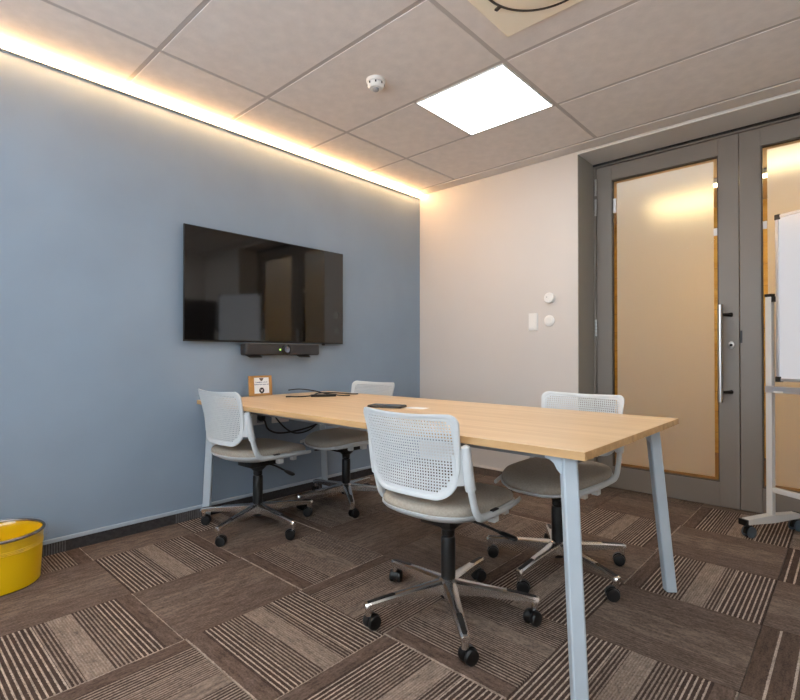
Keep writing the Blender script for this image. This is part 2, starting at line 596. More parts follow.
e = tag(empty('strip_light', (0, RY, H)), 'warm white linear strip light along the top of the blue wall', 'strip light')
LY = -RY
box('profile', M_alu, 0.0005, 0.004, 0.02, LY - 0.003, -0.031, -0.0005, 0, e)
box('profile_lip', M_alu, 0.004, 0.026, 0.02, LY - 0.003, -0.031, -0.0295, 0, e)
box('profile_lip', M_alu, 0.036, 0.047, 0.02, LY - 0.003, -0.031, -0.0295, 0, e)
MB().loft([[(0.004, y, -0.0295), (0.004, y, -0.0005), (0.042, y, -0.0005), (0.046, y, -0.010), (0.046, y, -0.0295)] for y in (0.02, LY - 0.004)]).build('diffuser', M_led, e)

# ------------------------------------------------------------------ doors
fr = MB()
fr.box(JX0 + .0005, JX0 + 0.022, YD - 0.01, YD + 0.05, 0, SOF - .001, 0.002)
fr.box(JX1 - 0.022, JX1 - .0005, YD - 0.01, YD + 0.05, 0, SOF - .001, 0.002)
fr.box(JX0 + 0.022, JX1 - 0.022, YD - 0.01, YD + 0.05, 2.452, SOF - .001, 0.002)
tag(fr.build('trim_2', M_grey), kind='structure')
tag(box('trim_3', M_gap, JX0 + 0.001, JX1 - 0.001, YD - 0.018, YD - 0.0105, SOF - 0.016, SOF - .001), kind='structure')
jl = MB()
jl.box(JX0 + .0002, JX0 + 0.004, 0.001, YD - 0.012, 0, SOF - .001)
tag(jl.build('trim_4', M_greyframe), kind='structure')

def door(name, x0, x1, side, label):
    """side=+1: hinges on the left"""
    d = tag(empty(name, (x0, YD, 0)), label, kind='structure')
    w = x1 - x0
    st, top, bot = 0.113, 2.335, 0.165
    z1, z0 = 2.448, 0.006
    T = 0.044
    box('stile', M_grey, 0, st, 0, T, z0, z1, 0.0025, d)
    box('stile', M_grey, w - st, w, 0, T, z0, z1, 0.0025, d)
    box('rail', M_grey, st, w - st, 0, T, top, z1, 0.0025, d)
    box('rail', M_grey, st, w - st, 0, T, z0, bot, 0.0025, d)
    bd = MB()
    for (a, b, c, e_) in ((st, w - st, top - .008, top), (st, w - st, bot, bot + .008), (st, st + .007, bot + .008, top - .008), (w - st - .007, w - st, bot + .008, top - .008)):
        bd.box(a, b, 0.006, 0.038, c, e_)
    bd.build('glazing_bead', M_bead, d)
    gp = box('glass_pane', M_glass, st + .007, w - st - .007, 0.020, 0.026, bot + .008, top - .008, 0, d)
    fm = MB()
    fx0, fx1, fz0, fz1 = st + .031, w - st - .031, bot + .026, top - .026
    fm.bm.faces.new([fm.bm.verts.new(p) for p in ((fx0, .0275, fz0), (fx1, .0275, fz0), (fx1, .0275, fz1), (fx0, .0275, fz1))])
    fm.build('frosted_film', M_frost, gp)
    hx = 0 if side > 0 else w
    for (a, b) in ((2.235, 2.365), (2.08, 2.21), (1.15, 1.28), (0.22, 0.35)):
        hb = MB()
        n = 5
        for k in range(n):
            c0 = a + (b - a) * k / n + .0012
            c1 = a + (b - a) * (k + 1) / n - .0012
            hb.lathe([(0.0085, c0), (0.0085, c1)], 12, (hx - 0.003 * side, -0.007, 0))
        hb.build('hinge', M_hinge, d, smooth=40)
    for zz, xx in ((2.14, st + .019), (1.83, w - st - .019)) if side > 0 else ((1.83, st + .019),):  # small white rectangles at the clear borders of the glass
        box('white_patch', M_paper, xx - .011, xx + .011, .0165, .0195, zz - .055 * (1 if zz > 2 else .45), zz + .055 * (1 if zz > 2 else .45), 0, d)
    return d
d1 = door('door_1', 1.5375, 2.4555, 1, 'grey framed frosted glass door leaf with long steel pull handle')
d2 = door('door_2', 2.4595, 3.3815, -1, 'grey framed frosted glass door leaf behind the mobile whiteboard')
ph = MB()
hx = 2.366 - 1.5375
ph.tube([(hx - .006, -0.062, 0.70), (hx - .006, -0.062, 1.335)], 0.015, 16)
pho = ph.build('pull_handle', M_steel, d1, smooth=40)
pb = MB()
for zz in (0.765, 1.27):
    pb.tube([(hx + .045, -0.001, zz), (hx + .03, -0.03, zz), (hx - .012, -0.058, zz)], [0.014, 0.009, 0.008], 12)
pb.build('handle_post', mat('dark handle post', (58, 54, 50), 0.4, 0.8), pho, smooth=50)
lk = MB()
R90 = Matrix.Rotation(PI / 2, 4, 'X')
def ov(r, y0, y1, sx=1.0, sz=1.0):
    return [[Vector((2.412 - 1.5375 + r * f * sx * math.cos(2 * PI * k / 24), y, 1.072 + r * f * sz * math.sin(2 * PI * k / 24))) for k in range(24)] for (f, y) in ((1, y0), (1, y1), (.85, y1 - .002))]
lk.loft(ov(0.02, 0.0, -0.007, 0.85, 1.25))
lko = lk.build('lock_plate', M_steel, d1, smooth=40)
lc = MB()
lc.loft(ov(0.0085, -0.007, -0.011))
lc.box(2.412 - 1.5375 - .0015, 2.412 - 1.5375 + .0015, -.0135, -.0105, 1.066, 1.078)
lc.build('keyhole', M_gap, lko)
box('latch_plate', M_black, 0.0005, 0.012, -0.003, 0.0, 1.085, 1.165, 0.001, d2)

# ------------------------------------------------------------------ corridor behind the doors
tag(box('floor_corridor', M_corrfloor, 0.0, RX, 0.345, 2.6, -0.06, 0.0), kind='structure')
tag(box('ceiling_corridor', M_corrwall, 0.0, RX, 0.6, 2.6, 2.52, 2.6), kind='structure')
tag(box('wall_corridor', mat('corridor substrate', (120, 84, 40), 0.8), 0.0, RX, 2.4, 2.6, -0.06, 2.6), kind='structure')
wc = bpy.data.objects['wall_corridor']
for k in range(12):
    box('wood_panel', M_corrwood, 0.002, RX - .002, 2.385, 2.4, 0.004 + k * 0.21, 0.004 + k * 0.21 + 0.206, 0.002, wc)
tag(box('wall_corridor_left', M_corrwall, -0.12, 0.0, 0.6, 2.6, -0.06, 2.6), kind='structure')
tag(box('wall_corridor_right', M_corrwall, RX, RX + .12, 0.6, 2.6, -0.06, 2.6), kind='structure')
e = tag(empty('corridor_lamp', (2.5, 1.43, 2.52)), 'warm linear ceiling lamp glowing behind the frosted glass doors', 'ceiling light')
box('housing', M_alu, -1.0, 1.0, -0.04, 0.04, -0.045, 0.0, 0.003, e)
box('diffuser', M_corrlamp, -0.985, 0.985, -0.033, 0.033, -0.06, -0.046, 0.004, e)

# ------------------------------------------------------------------ ceiling fittings
e = tag(empty('smoke_detector', (1.10, -1.67, H)), 'small white round smoke detector on the ceiling', 'smoke detector')
MB().lathe([(0.0, 0.0), (0.052, 0.0), (0.052, -0.010), (0.048, -0.016), (0.040, -0.017)], 28).build('base', M_plastic, e, smooth=40)
MB().lathe([(0.036, -0.016), (0.046, -0.020), (0.045, -0.034), (0.034, -0.046), (0.0, -0.047)], 28).build('head', M_plastic, e, smooth=40)
MB().lathe([(0.017, -0.045), (0.017, -0.056), (0.012, -0.060), (0.0, -0.060)], 16).build('sensor_cap', M_plasticg, e, smooth=40)
for k in range(8):
    a = 2 * PI * k / 8
    MB().box(-.004, .004, -.0015, .0015, -.033, -.022, 0, Matrix.Rotation(a, 4, 'Z') @ Matrix.Translation((0, -.0455, 0))).build('vent_slot', M_gap, e)

e = tag(empty('air_diffuser', (2.124, -1.822, H)), 'cream square air diffuser with dark round ring on the ceiling', 'air vent')
pl = MB()
pl.loft([[(-s, -s, z), (s, -s, z), (s, s, z), (-s, s, z)] for s, z in ((0.300, 0.0), (0.300, -0.010), (0.292, -0.014))])
pl.build('plate', M_cream, e)
MB().lathe([(0.235, -0.013), (0.235, -0.020), (0.226, -0.020), (0.226, -0.013)], 64, (.006, .012, 0)).build('ring', M_darkring, e, smooth=40)
MB().lathe([(0.0, -0.013), (0.224, -0.013), (0.224, -0.018), (0.18, -0.03), (0.0, -0.034)], 64, (.006, .012, 0)).build('disc', M_cream, e, smooth=40)
for k in range(4):
    a = PI / 4 + k * PI / 2
    MB().box(0.234, 0.262, -0.008, 0.008, -0.021, -0.013, 0.002, Matrix.Translation((.006, .012, 0)) @ Matrix.Rotation(a + .45, 4, 'Z')).build('clip', M_darkring, e)

# ------------------------------------------------------------------ screen, video bar
TY0, TY1, TZ0, TZ1 = -2.245, -0.993, 1.090, 1.797
e = tag(empty('wall_screen', (0, (TY0 + TY1) / 2, TZ0)), 'large black flat screen hanging on the blue wall', 'television')
hw, hh = (TY1 - TY0) / 2, TZ1 - TZ0
box('back_shell', M_tvbody, 0.022, 0.042, -hw + .02, hw - .02, 0.02, hh - .02, 0.004, e)
box('bezel', M_tvbody, 0.040, 0.0515, -hw, hw, 0, hh, 0.002, e)
box('screen', M_tvscreen, 0.0505, 0.0522, -hw + .005, hw - .005, 0.011, hh - .005, 0, e)
box('wall_bracket', M_black, 0.0, 0.022, -0.3, 0.3, 0.2, 0.55, 0.002, e)
box('cable_stub', M_black, 0.030, 0.042, 0.43, 0.455, -0.012, 0.002, 0.003, e)

e = tag(empty('video_bar', (0, -1.567, 1.0)), 'dark grey conference video bar below the wall screen', 'video bar')
b2 = MB()
bh = 0.300
b2.box(0.035, 0.108, -bh, bh, 0.004, 0.082, 0.012, seg=3)
b2.build('body', M_barcase, e, smooth=35)
box('grille', M_bar, 0.105, 0.1105, -bh + .014, bh - .014, 0.012, 0.076, 0.002, e)
box('top_lip', mat('silver lip', (150, 146, 146), 0.4, 0.5), 0.04, 0.109, -bh + .015, bh, 0.0815, 0.085, 0.001, e)
RY90 = Matrix.Rotation(PI / 2, 4, 'Y')
cy_, cz_ = 0.008, 0.043
cm = MB().lathe([(0.036, 0.0), (0.036, 0.008), (0.030, 0.012), (0.0, 0.012)], 28, (0.109, cy_, cz_), RY90).build('camera_housing', M_blackg, e, smooth=40)
MB().lathe([(0.021, 0.010), (0.021, 0.016), (0.016, 0.017), (0.010, 0.013), (0.0, 0.0125)], 28, (0.109, cy_, cz_), RY90).build('camera_lens', M_lens, cm, smooth=40)
MB().lathe([(0.006, 0.0), (0.006, 0.004), (0.0, 0.0045)], 12, (0.109, cy_ - 0.05, cz_), RY90).build('indicator_light', M_green, e)
for yy in (-0.235, 0.16):
    MB().loft([[(x, yy - w, z), (x, yy + w, z), (x, yy + w, z - .004), (x, yy - w, z - .004)] for x, z, w in ((0.02, 0.012, .05), (0.09, 0.006, .05), (0.125, -0.006, .045))]).build('bracket_foot', M_black, e)
box('mount_arm', M_black, 0.0, 0.036, -0.1, 0.1, 0.02, 0.07, 0.002, e)

# ------------------------------------------------------------------ wall plates
e = tag(empty('light_switch', (1.16, 0, 1.263)), 'white rectangular rocker light switch on the white wall', 'light switch')
box('plate', M_plastic, -0.037, 0.037, -0.012, 0, -0.068, 0.068, 0.004, e)
sm = MB()
sm.loft([[(-.029, y, -.05 if k == 0 else -.05), (.029, y, -.05), (.029, y2, .056), (-.029, y2, .056)] for k, (y, y2) in enumerate(((-.010, -.010), (-.021, -.014)))])
sm.build('rocker', M_plastic, e)
e = tag(empty('round_thermostat', (1.297, 0, 1.440)), 'white round wall sensor above the blank round cover plate', 'wall sensor')
MB().lathe([(0.0, 0.0), (0.040, 0.0), (0.040, 0.018), (0.034, 0.024), (0.0, 0.025)], 32, (0, 0, 0), R90).build('cover', M_plastic, e, smooth=35)
MB().lathe([(0.004, 0.023), (0.004, 0.026), (0.0, 0.026)], 10, (-.014, 0, .006), R90).build('button', M_plasticg, e)
e = tag(empty('round_cover_plate', (1.292, 0, 1.268)), 'white blank round cover plate beside the light switch', 'cover plate')
MB().lathe([(0.0, 0.0), (0.041, 0.0), (0.041, 0.006), (0.036, 0.009), (0.0, 0.009)], 32, (0, 0, 0), R90).build('rim', M_plastic, e, smooth=35)
MB().lathe([(0.024, 0.008), (0.024, 0.0115), (0.0, 0.012)], 24, (0, 0, 0), R90).build('centre_cap', M_plastic, e, smooth=35)

for n, (yc, lab) in enumerate(((-1.735, 'white wall socket plate with a black plug under the table'), (-1.535, 'white wall socket plate without plug under the table'))):
    e = tag(empty('wall_socket', (0, yc, 0.575)), lab, 'wall socket', 'sockets on the blue wall under the table')
    box('plate', M_plastic, 0, 0.010, -0.07, 0.07, -0.045, 0.045, 0.003, e)
    for yy in (-.033, .033):
        box('socket_face', M_plasticg if (n == 0 and yy > 0) else M_plastic, 0.0098, 0.012, yy - .024, yy + .024, -0.03, 0.03, 0.001, e)
        MB().lathe([(0.004, 0.0), (0.004, 0.0005), (0, 0.0005)], 8, (0.012, yy, 0.012), RY90).build('pin_hole', M_gap, e)

# ------------------------------------------------------------------ table
TT = 0.735
X0, X1, Y0, Y1 = 0.068, 2.444, -2.170, -1.160
e = tag(empty('meeting_table', ((X0 + X1) / 2, (Y0 + Y1) / 2, 0)), 'long light oak meeting table on pale grey splayed legs', 'table')
lx, ly = (X1 - X0) / 2, (Y1 - Y0) / 2
box('tabletop', M_top, -lx + .0015, lx - .0015, -ly + .0015, ly - .0015, TT - 0.025, TT, 0.001, e)
eb = MB()
eb.box(-lx, lx, -ly, -ly + .0015, TT - .0245, TT - .0008)
eb.box(-lx, lx, ly - .0015, ly, TT - .0245, TT - .0008)
eb.box(-lx, -lx + .0015, -ly + .0015, ly - .0015, TT - .0245, TT - .0008)
eb.box(lx - .0015, lx, -ly + .0015, ly - .0015, TT - .0245, TT - .0008)
eb.build('edge_band', M_edge, e)
def leg_ring(cx, cy, z, wv, dv, ang):
    c, s = math.cos(ang), math.sin(ang)
    pts = []
    b = 0.005
    for (u, v) in ((-wv, -dv + b), (-wv + b, -dv), (wv - b, -dv), (wv, -dv + b), (wv, dv - b), (wv - b, dv), (-wv + b, dv), (-wv, dv - b)):
        pts.append(Vector((cx + u * c - v * s, cy + u * s + v * c, z)))
    return pts
for sx in (-1, 1):
    for sy in (-1, 1):
        ang = math.radians(40) * sx * 1.0
        fx, fy = sx * (lx - 0.026 if sx > 0 else lx - 0.030), (-(ly - 0.022) if sy < 0 else ly - 0.045) if sx > 0 else sy * (ly - 0.045)
        tx, ty = sx * (lx - (0.080 if sx > 0 else 0.055)), sy * (ly - (0.070 if sy < 0 else 0.100))
        lg = MB()
        lg.loft([leg_ring(fx, fy, 0.004, .0215, .0215, ang), leg_ring(tx, ty, TT - 0.027, .0225, .0225, ang)])
        lo = lg.build('leg', M_legpaint, e)
        MB().loft([leg_ring(fx, fy, 0.0, .02, .02, ang), leg_ring(fx, fy, 0.005, .02, .02, ang)]).build('foot_pad', M_black, lo)
        gs = MB()
        gs.loft([[(tx - sx * a_, ty + dy, TT - b_) for a_, b_ in ((.0, .10), (.0, .0256), (.066, .0256), (.066, .042), (.050, .046), (.036, .056), (.028, .072))] for dy in (-.020, .020)])
        gs.build('gusset', M_legpaint, lo)
bm_ = MB()
for sx in (-1, 1):
    bm_.box(sx * (lx - .10) - .02, sx * (lx - .10) + .02, -ly + .10, ly - .13, TT - .0655, TT - .0255)
for sy in (-1, 1):
    bm_.box(-lx + .10, lx - .10, sy * (ly - .16) - .02, sy * (ly - .16) + .02, TT - .0655, TT - .0255)
bm_.build('underframe', mat('grey underframe', (120, 122, 124), 0.5), e)

# ------------------------------------------------------------------ swivel chair
ZB, ZT = 0.512, 0.814      # bottom and top of the backrest
def back_y(a, z):
    t = (z - ZB) / (ZT - ZB)
    return -0.250 - 0.048 * max(t, 0) ** 1.3 + 0.010 * math.sin(PI * min(max(t, 0), 1)) + 0.85 * a * a
def hw_at(z):
    return 0.190 + 0.026 * min(max((z - ZB) / (ZT - ZB), 0), 1)
def back_outline(inset=0.0, n=10):
    """rounded outline in (a, z), counter-clockwise"""
    zb, zt = ZB + inset, ZT - inset
    rt, rb = 0.032, 0.092
    pts = []
    wt, wbm = hw_at(zt) - inset, hw_at(zb) - inset
    def arc(cx, cz, r, a0, a1):
        for k in range(n + 1):
            a = math.radians(a0 + (a1 - a0) * k / n)
            pts.append((cx + r * math.cos(a), cz + r * math.sin(a)))
    arc(wbm - rb + .006, zb + rb, rb, -85, -5)
    for k in range(1, 8):
        f = k / 8
        z = zb + rb + (zt - rt - zb - rb) * f
        pts.append((hw_at(z) - inset + .002, z))
    arc(wt - rt, zt - rt, rt, 0, 85)
    for k in range(1, 10):
        f = k / 10
        pts.append(((wt - rt) * (1 - 2 * f), zt - 0.006 * math.sin(PI * f)))
    arc(-wt + rt, zt - rt, rt, 95, 180)
    for k in range(1, 8):
        f = 1 - k / 8
        z = zb + rb + (zt - rt - zb - rb) * f
        pts.append((-hw_at(z) + inset - .002, z))
    arc(-wbm + rb - .006, zb + rb, rb, 185, 265)
    for k in range(1, 8):
        f = k / 8
        pts.append(((wbm - rb) * (-1 + 2 * f), zb + 0.001))
    return pts
def inside(p, poly):
    x, y = p
    r = False
    j = len(poly) - 1
    for i in range(len(poly)):
        xi, yi = poly[i]
        xj, yj = poly[j]
        if (yi > y) != (yj > y) and x < (xj - xi) * (y - yi) / (yj - yi) + xi:
            r = not r
        j = i
    return r

def make_chair():
    c = empty('swivel_chair')
    # perforated back
    poly = back_outline(0.006)
    P_ = 0.0105
    nx, nz = 44, 31
    mb = MB()
    bm = mb.bm
    vs = {}
    def V(i, k, key, du, dv):
        kk = (i, k, key)
        if kk not in vs:
            a = (i - nx / 2 + du) * P_
            z = ZB - .005 + (k + dv) * P_
            vs[kk] = bm.verts.new((a, back_y(a, z), z))
        return vs[kk]
    hlo, hhi = 0.20, 0.80
    inner = back_outline(0.022)
    for i in range(nx):
        for k in range(nz):
            ctr = ((i - nx / 2 + .5) * P_, ZB - .005 + (k + .5) * P_)
            if not inside(ctr, poly):
                continue
            o = [V(i, k, 'c', 0, 0), V(i + 1, k, 'c', 0, 0), V(i + 1, k + 1, 'c', 0, 0), V(i, k + 1, 'c', 0, 0)]
            if not inside(ctr, inner):
                bm.faces.new(o)
                continue
            q = [V(i, k, 'a', hlo, hlo), V(i, k, 'b', hhi, hlo), V(i, k, 'd', hhi, hhi), V(i, k, 'e', hlo, hhi)]
            for s in range(4):
                bm.faces.new((o[s], o[(s + 1) % 4], q[(s + 1) % 4], q[s]))
    bk = mb.build('backrest', M_chairw, c, smooth=60)
    sol = bk.modifiers.new('thick', 'SOLIDIFY')
    sol.thickness = 0.0035
    sol.offset = 0
    # rim
    ol = back_outline(0.0)
    rm = MB()
    rings = []
    il = back_outline(0.015)
    n = len(ol)
    for k in range(n):
        a, z = ol[k]
        a2, z2 = il[k]
        y, y2 = back_y(a, z), back_y(a2, z2)
        rings.append([(a, y - .004, z), (a, y + .004, z), ((a + a2) / 2, (y + y2) / 2 + .0062, (z + z2) / 2), (a2, y2 + .003, z2), (a2, y2 - .003, z2), ((a + a2) / 2, (y + y2) / 2 - .0062, (z + z2) / 2)])
    rm.loft([[Vector(p) for p in r] for r in rings], closed=True)
    rm.build('rim', M_chairw, bk, smooth=50)
    # posts and sleeves
    for s in (-1, 1):
        pts = smoothpath([(s * .215, -.206, .69), (s * .217, -.190, .60), (s * .219, -.165, .51), (s * .220, -.146, .466), (s * .219, -.118, .444), (s * .217, -.06, .438), (s * .214, .05, .434), (s * .204, .15, .430), (s * .182, .245, .424)], 6)
        n = len(pts)
        po = MB().tube(pts, [0.0150 if k < n * .5 else 0.0150 - 0.006 * (k / n - .5) / .5 for k in range(n)], 10, flat=(0.75, 1.0)).build('post', M_chairw, c, smooth=50)
        sl = MB()
        sl.tube([(s * .2145, -.2085, .706), (s * .215, -.207, .702), (s * .216, -.199, .655), (s * .217, -.186, .58), (s * .2175, -.178, .553), (s * .2175, -.1775, .551)], [0.009, 0.016, 0.0180, 0.0185, 0.0185, 0.015], 12, flat=(1.0, 1.0))
        sl.build('sleeve', M_chairw, po, smooth=50)
        MB().lathe([(0.004, 0), (0.004, .001), (0, .001)], 10, (s * .2315, -.193, .62), Matrix.Rotation(PI / 2 * s, 4, 'Y')).build('screw', M_black, po)
        # bracket that links sleeve and back
        bt = MB()
        bt.loft([[(s * .190, y - .006, z0), (s * .212, y2 - .010, z0), (s * .212, y2 + .010, z0), (s * .190, y + .006, z0)] for z0, y, y2 in ((.57, back_y(.190, .57), -.185), (.63, back_y(.190, .63), -.195), (.69, back_y(.190, .69), -.206))])
        bt.build('back_bracket', M_chairw, c)
        box('tilt_stop', M_chairw, s * .19 - .016, s * .19 + .016, 0.0, 0.035, 0.392, 0.424, 0.004, c)
        box('tilt_stop', M_chairw, s * .18 - .014, s * .18 + .014, 0.105, 0.135, 0.394, 0.424, 0.004, c)
    # seat
    def sring(sc, z, dy=0.0, wf=1.0, n=48, drop=True):
        r = []
        for k in range(n):
            t = 2 * PI * k / n
            cx, sy = math.cos(t), math.sin(t)
            x = 0.217 * wf * abs(cx) ** (2 / 3.1) * (1 if cx > 0 else -1)
            y = 0.258 * abs(sy) ** (2 / 3.0) * (1 if sy > 0 else -1)
            x *= 1 - 0.07 * (y / .258 * .5 + .5) ** 2       # narrower nose
            x *= sc
            y = y * sc + 0.016
            zz = z
            if drop:
                zz += -0.018 * max(0, (y - .08) / .17) ** 2 + 0.012 * max(0, (-y - .02) / .2) ** 2 + 0.010 * (x / .22) ** 2
            r.append(Vector((x, y, zz)))
        return r
    cu = MB()
    cu.loft([sring(.94, .430), sring(.985, .436), sring(1.0, .445), sring(.995, .456), sring(.965, .466), sring(.90, .474), sring(.75, .478), sring(.5, .477), sring(.2, .4755), sring(.02, .475)])
    cu.build('seat_cushion', M_fabric, c, smooth=60)
    sh = MB()
    sh.loft([sring(.30, .396), sring(.62, .400), sring(.86, .411), sring(.97, .423), sring(1.014, .434), sring(1.016, .439), sring(.97, .439), sring(.9, .434)])
    so = sh.build('seat_shell', M_chairw, c, smooth=60)
    box('maker_tab', M_black, .199, .2275, -0.045, -0.005, 0.4495, 0.4545, 0.001, so)
    # mechanism, lever, column
    mc = MB()
    mc.box(-.07, .07, -.09, .10, .360, .402, .006)
    mc.lathe([(.052, .358), (.046, .345), (.026, .326), (.026, .305)], 20)
    mc.build('mechanism', M_black, c, smooth=40)
    lv = MB()
    lv.tube(smoothpath([(.05, .03, .370), (.12, .04, .362), (.20, .05, .345)], 5), .0055, 8)
    lv.tube(smoothpath([(.19, .048, .347), (.215, .052, .342), (.25, .056, .334), (.268, .058, .330)], 4), [.006, .008, .012, .014, .016, .017, .018, .018, .018, .017, .015, .011, .006], 10, flat=(1.0, .45))
    lv.build('lever', M_black, c, smooth=60)
    co = MB()
    co.lathe([(.019, .16), (.019, .318)], 20)
    co.build('gas_lift', M_blackg, c, smooth=40)
    MB().lathe([(.0285, .135), (.0285, .292), (.026, .298), (.02, .299)], 24).build('column_cover', M_black, c, smooth=40)
    # base
    ba = MB()
    ba.lathe([(.030, .078), (.044, .082), (.046, .105), (.042, .128), (.030, .138)], 30)
    hub = ba.build('base_hub', M_chrome, c, smooth=40)
    MB().lathe([(.028, .062), (.032, .066), (.032, .080), (.0, .080)], 20).build('hub_plug', M_black, hub, smooth=40)
    R_ = 0.328
    for k in range(5):
        a = 2 * PI * k / 5
        rot = Matrix.Rotation(a, 4, 'Z')
        ar = MB()
        rings = []
        for (r, zt, ht, wd) in ((.025, .132, .046, .027), (.06, .129, .043, .0255), (.12, .123, .036, .022), (.20, .116, .030, .019), (.27, .108, .025, .017), (.318, .102, .023, .016), (.339, .0995, .023, .0148), (.344, .0965, .018, .012)):
            rings.append([rot @ Vector(p) for p in ((r, -wd, zt - ht), (r, -wd, zt - .006), (r, -wd * .6, zt), (r, wd * .6, zt), (r, wd, zt - .006), (r, wd, zt - ht))])
        ar.loft(rings)
        ar.lathe([(.0125, .052), (.0125, .094)], 12, rot @ Vector((R_, 0, 0)))
        arm = ar.build('base_arm', M_chrome, c, smooth=38)
        pdm = MB()
        pr = []
        for (r, zt, wd) in ((.225, .1133, .006), (.232, .1125, .0100), (.27, .1080, .0094), (.325, .1013, .0086), (.333, .1004, .006)):
            pr.append([rot @ Vector(p) for p in ((r, -wd, zt - .003), (r, wd, zt - .003), (r, wd, zt + .0012), (r, -wd, zt + .0012))])
        pdm.loft(pr)
        pdm.build('arm_inset', M_pad, arm)
        # caster
        ca = a + (0.9, -0.5, 2.2, 0.3, -1.1)[k]
        trail = Matrix.Translation(rot @ Vector((R_, 0, 0))) @ Matrix.Rotation(ca, 4, 'Z')
        hd = MB()
        hood = []
        for y in (-.010, .010):
            hood.append([trail @ Vector((-.014 + .0285 * math.cos(math.radians(t)), y, .029 + .0285 * math.sin(math.radians(t)))) for t in range(-20, 201, 20)])
        hd.loft(hood)
        hd.lathe([(.011, .05), (.011, .064)], 12, trail.translation)
        hdo = hd.build('caster', M_black, c, smooth=40)
        for s in (-1, 1):
            MR = trail @ Matrix.Translation((-.014, s * .0170, .0265)) @ Matrix.Rotation(PI / 2, 4, 'X')
            MB().lathe([(.0, -.0095), (.018, -.0095), (.0245, -.008), (.0265, -.004), (.0265, .004), (.0245, .008), (.018, .0095), (.0, .0095)], 22, (0, 0, 0), MR).build('wheel', M_black, hdo, smooth=35)
    return c

proto = make_chair()
GRP = 'white swivel chairs around the meeting table'
def base_turn(ch, ang):
    """spin the star base (hub, arms, casters) under the seat"""
    for o in ch.children:
        if o.name.split('.')[0] in ('base_hub', 'base_arm', 'caster'):
            o.rotation_euler = (0, 0, ang)
CH = [((1.824, -1.985), 2, 28.5, 'white perforated-back swivel chair on the near side beside the right table leg'),
      ((0.403, -1.958), 2, 3, 'white perforated-back swivel chair on the near side next to the blue wall'),
      ((0.440, -1.300), 180, 37, 'white perforated-back swivel chair on the far side near the blue wall'),
      ((1.970, -1.325), 178, -21, 'white perforated-back swivel chair on the far side in front of the glass door')]
for n, ((x, y), rz, bt, lab) in enumerate(CH):
    ch = proto if n == 0 else copy_tree(proto)
    ch.location = (x, y, 0)
    ch.rotation_euler = (0, 0, math.radians(rz))
    tag(ch, lab, 'chair', GRP)
    base_turn(ch, math.radians(bt - rz))

# ------------------------------------------------------------------ things on and under the table
e = tag(empty('framed_sign', (0.095, -1.752, TT), 0), 'small bamboo framed notice standing on the table by the blue wall', 'framed sign')
e.rotation_euler = (0, math.radians(-5), 0)
fw, fh, ft = 0.085, 0.134, 0.014
f = MB()
bw = 0.021
f.box(0, ft, -fw, fw, 0.0015, bw * .8, .002); f.box(0, ft, -fw, fw, fh - bw * .6, fh, .002)
f.box(0, ft, -fw, -fw + bw * 1.7, bw * .8, fh - bw * .6, .002); f.box(0, ft, fw - bw, fw, bw * .8, fh - bw * .6, .002)
f.build('frame', M_frame, e)
pp = box('paper', M_paper, 0.003, 0.009, -fw + bw * 1.7, fw - bw, bw * .8, fh - bw * .6, 0, e)
pc = (bw * .35)
prt = MB()
# flat print: emblem on top, two lines of text, round stamp below
prt.loft([[(x, pc - .017, fh - .016), (x, pc + .017, fh - .016), (x, pc + .010, fh - .030), (x, pc, fh - .037), (x, pc - .010, fh - .030)] for x in (.009, .0096)])
prt.build('emblem', mat('emblem print', (104, 92, 84), 0.8), pp)
stp = MB().lathe([(.019, 0.0), (.019, .0007), (0, .0007)], 24, (.009, pc, .036), RY90).build('stamp', M_ink, pp)
MB().loft([[(x, pc - .009, .042), (x, pc, .026), (x, pc + .009, .042), (x, pc + .005, .043), (x, pc, .034), (x, pc - .005, .043)] for x in (.0097, .0102)]).build('stamp_mark', M_paper, stp)
def text(name, body, size, z, y, parent, material):
    cu = bpy.data.curves.new(name, 'FONT')
    cu.body = body
    cu.size = size
    cu.align_x = 'CENTER'
    cu.extrude = 0.0002
    cu.materials.append(material)
    o = bpy.data.objects.new(name, cu)
    COL.objects.link(o)
    o.parent = parent
    o.location = (.0094, y, z)
    o.rotation_euler = (PI / 2, 0, PI / 2)
    return o

M_blueink = mat('blue print', (70, 82, 130), 0.8)
def glyph_row(z, hgt, y0, y1, name):
    r = random.Random(int(z * 1e4))
    m = MB()
    y = y0
    while y < y1:
        w = r.uniform(.0022, .0048)
        if r.random() < .82:
            m.box(.009, .0095, y, min(y + w, y1), z, z + hgt * r.choice((.7, .7, 1.0)))
        y += w + .0011
    return m.build(name, M_blueink, pp)
glyph_row(.087, .0075, pc - .043, pc + .043, 'print_line')
glyph_row(.073, .0055, pc - .053, pc + .053, 'print_line')

def cable(name, pts, r, m, label, n=8, **k):
    o = MB().tube(smoothpath(pts, n), r, 8).build(name, m, None, smooth=60)
    return tag(o, label, 'cable', **k)
zt = TT + .004
cable('display_cable', [(0.13, -1.555, TT + .030), (0.155, -1.48, TT + .034), (0.20, -1.40, TT + .022), (0.30, -1.36, zt), (0.42, -1.37, zt), (0.45, -1.42, zt), (0.38, -1.47, zt), (0.30, -1.46, zt), (0.285, -1.40, zt + .006), (0.36, -1.335, zt + .007), (0.46, -1.255, zt), (0.475, -1.225, zt)], .0042, M_black, 'black cable looped across the back of the tabletop')
e = tag(empty('cable_adapter', (0.455, -1.50, TT), math.radians(62)), 'black cable with a long adapter block lying on the tabletop', 'cable')
MB().tube(smoothpath([(-.22, .03, .0045), (-.18, .015, .0045), (-.14, .01, .0045), (-.085, 0, .008)], 6), .0042, 8).build('cord', M_black, e, smooth=60)
box('plug', M_black, -.245, -.21, .022, .038, 0.0, .009, .002, e)
box('adapter_block', M_black, -.09, .075, -.014, .014, 0.0, .016, .004, e)
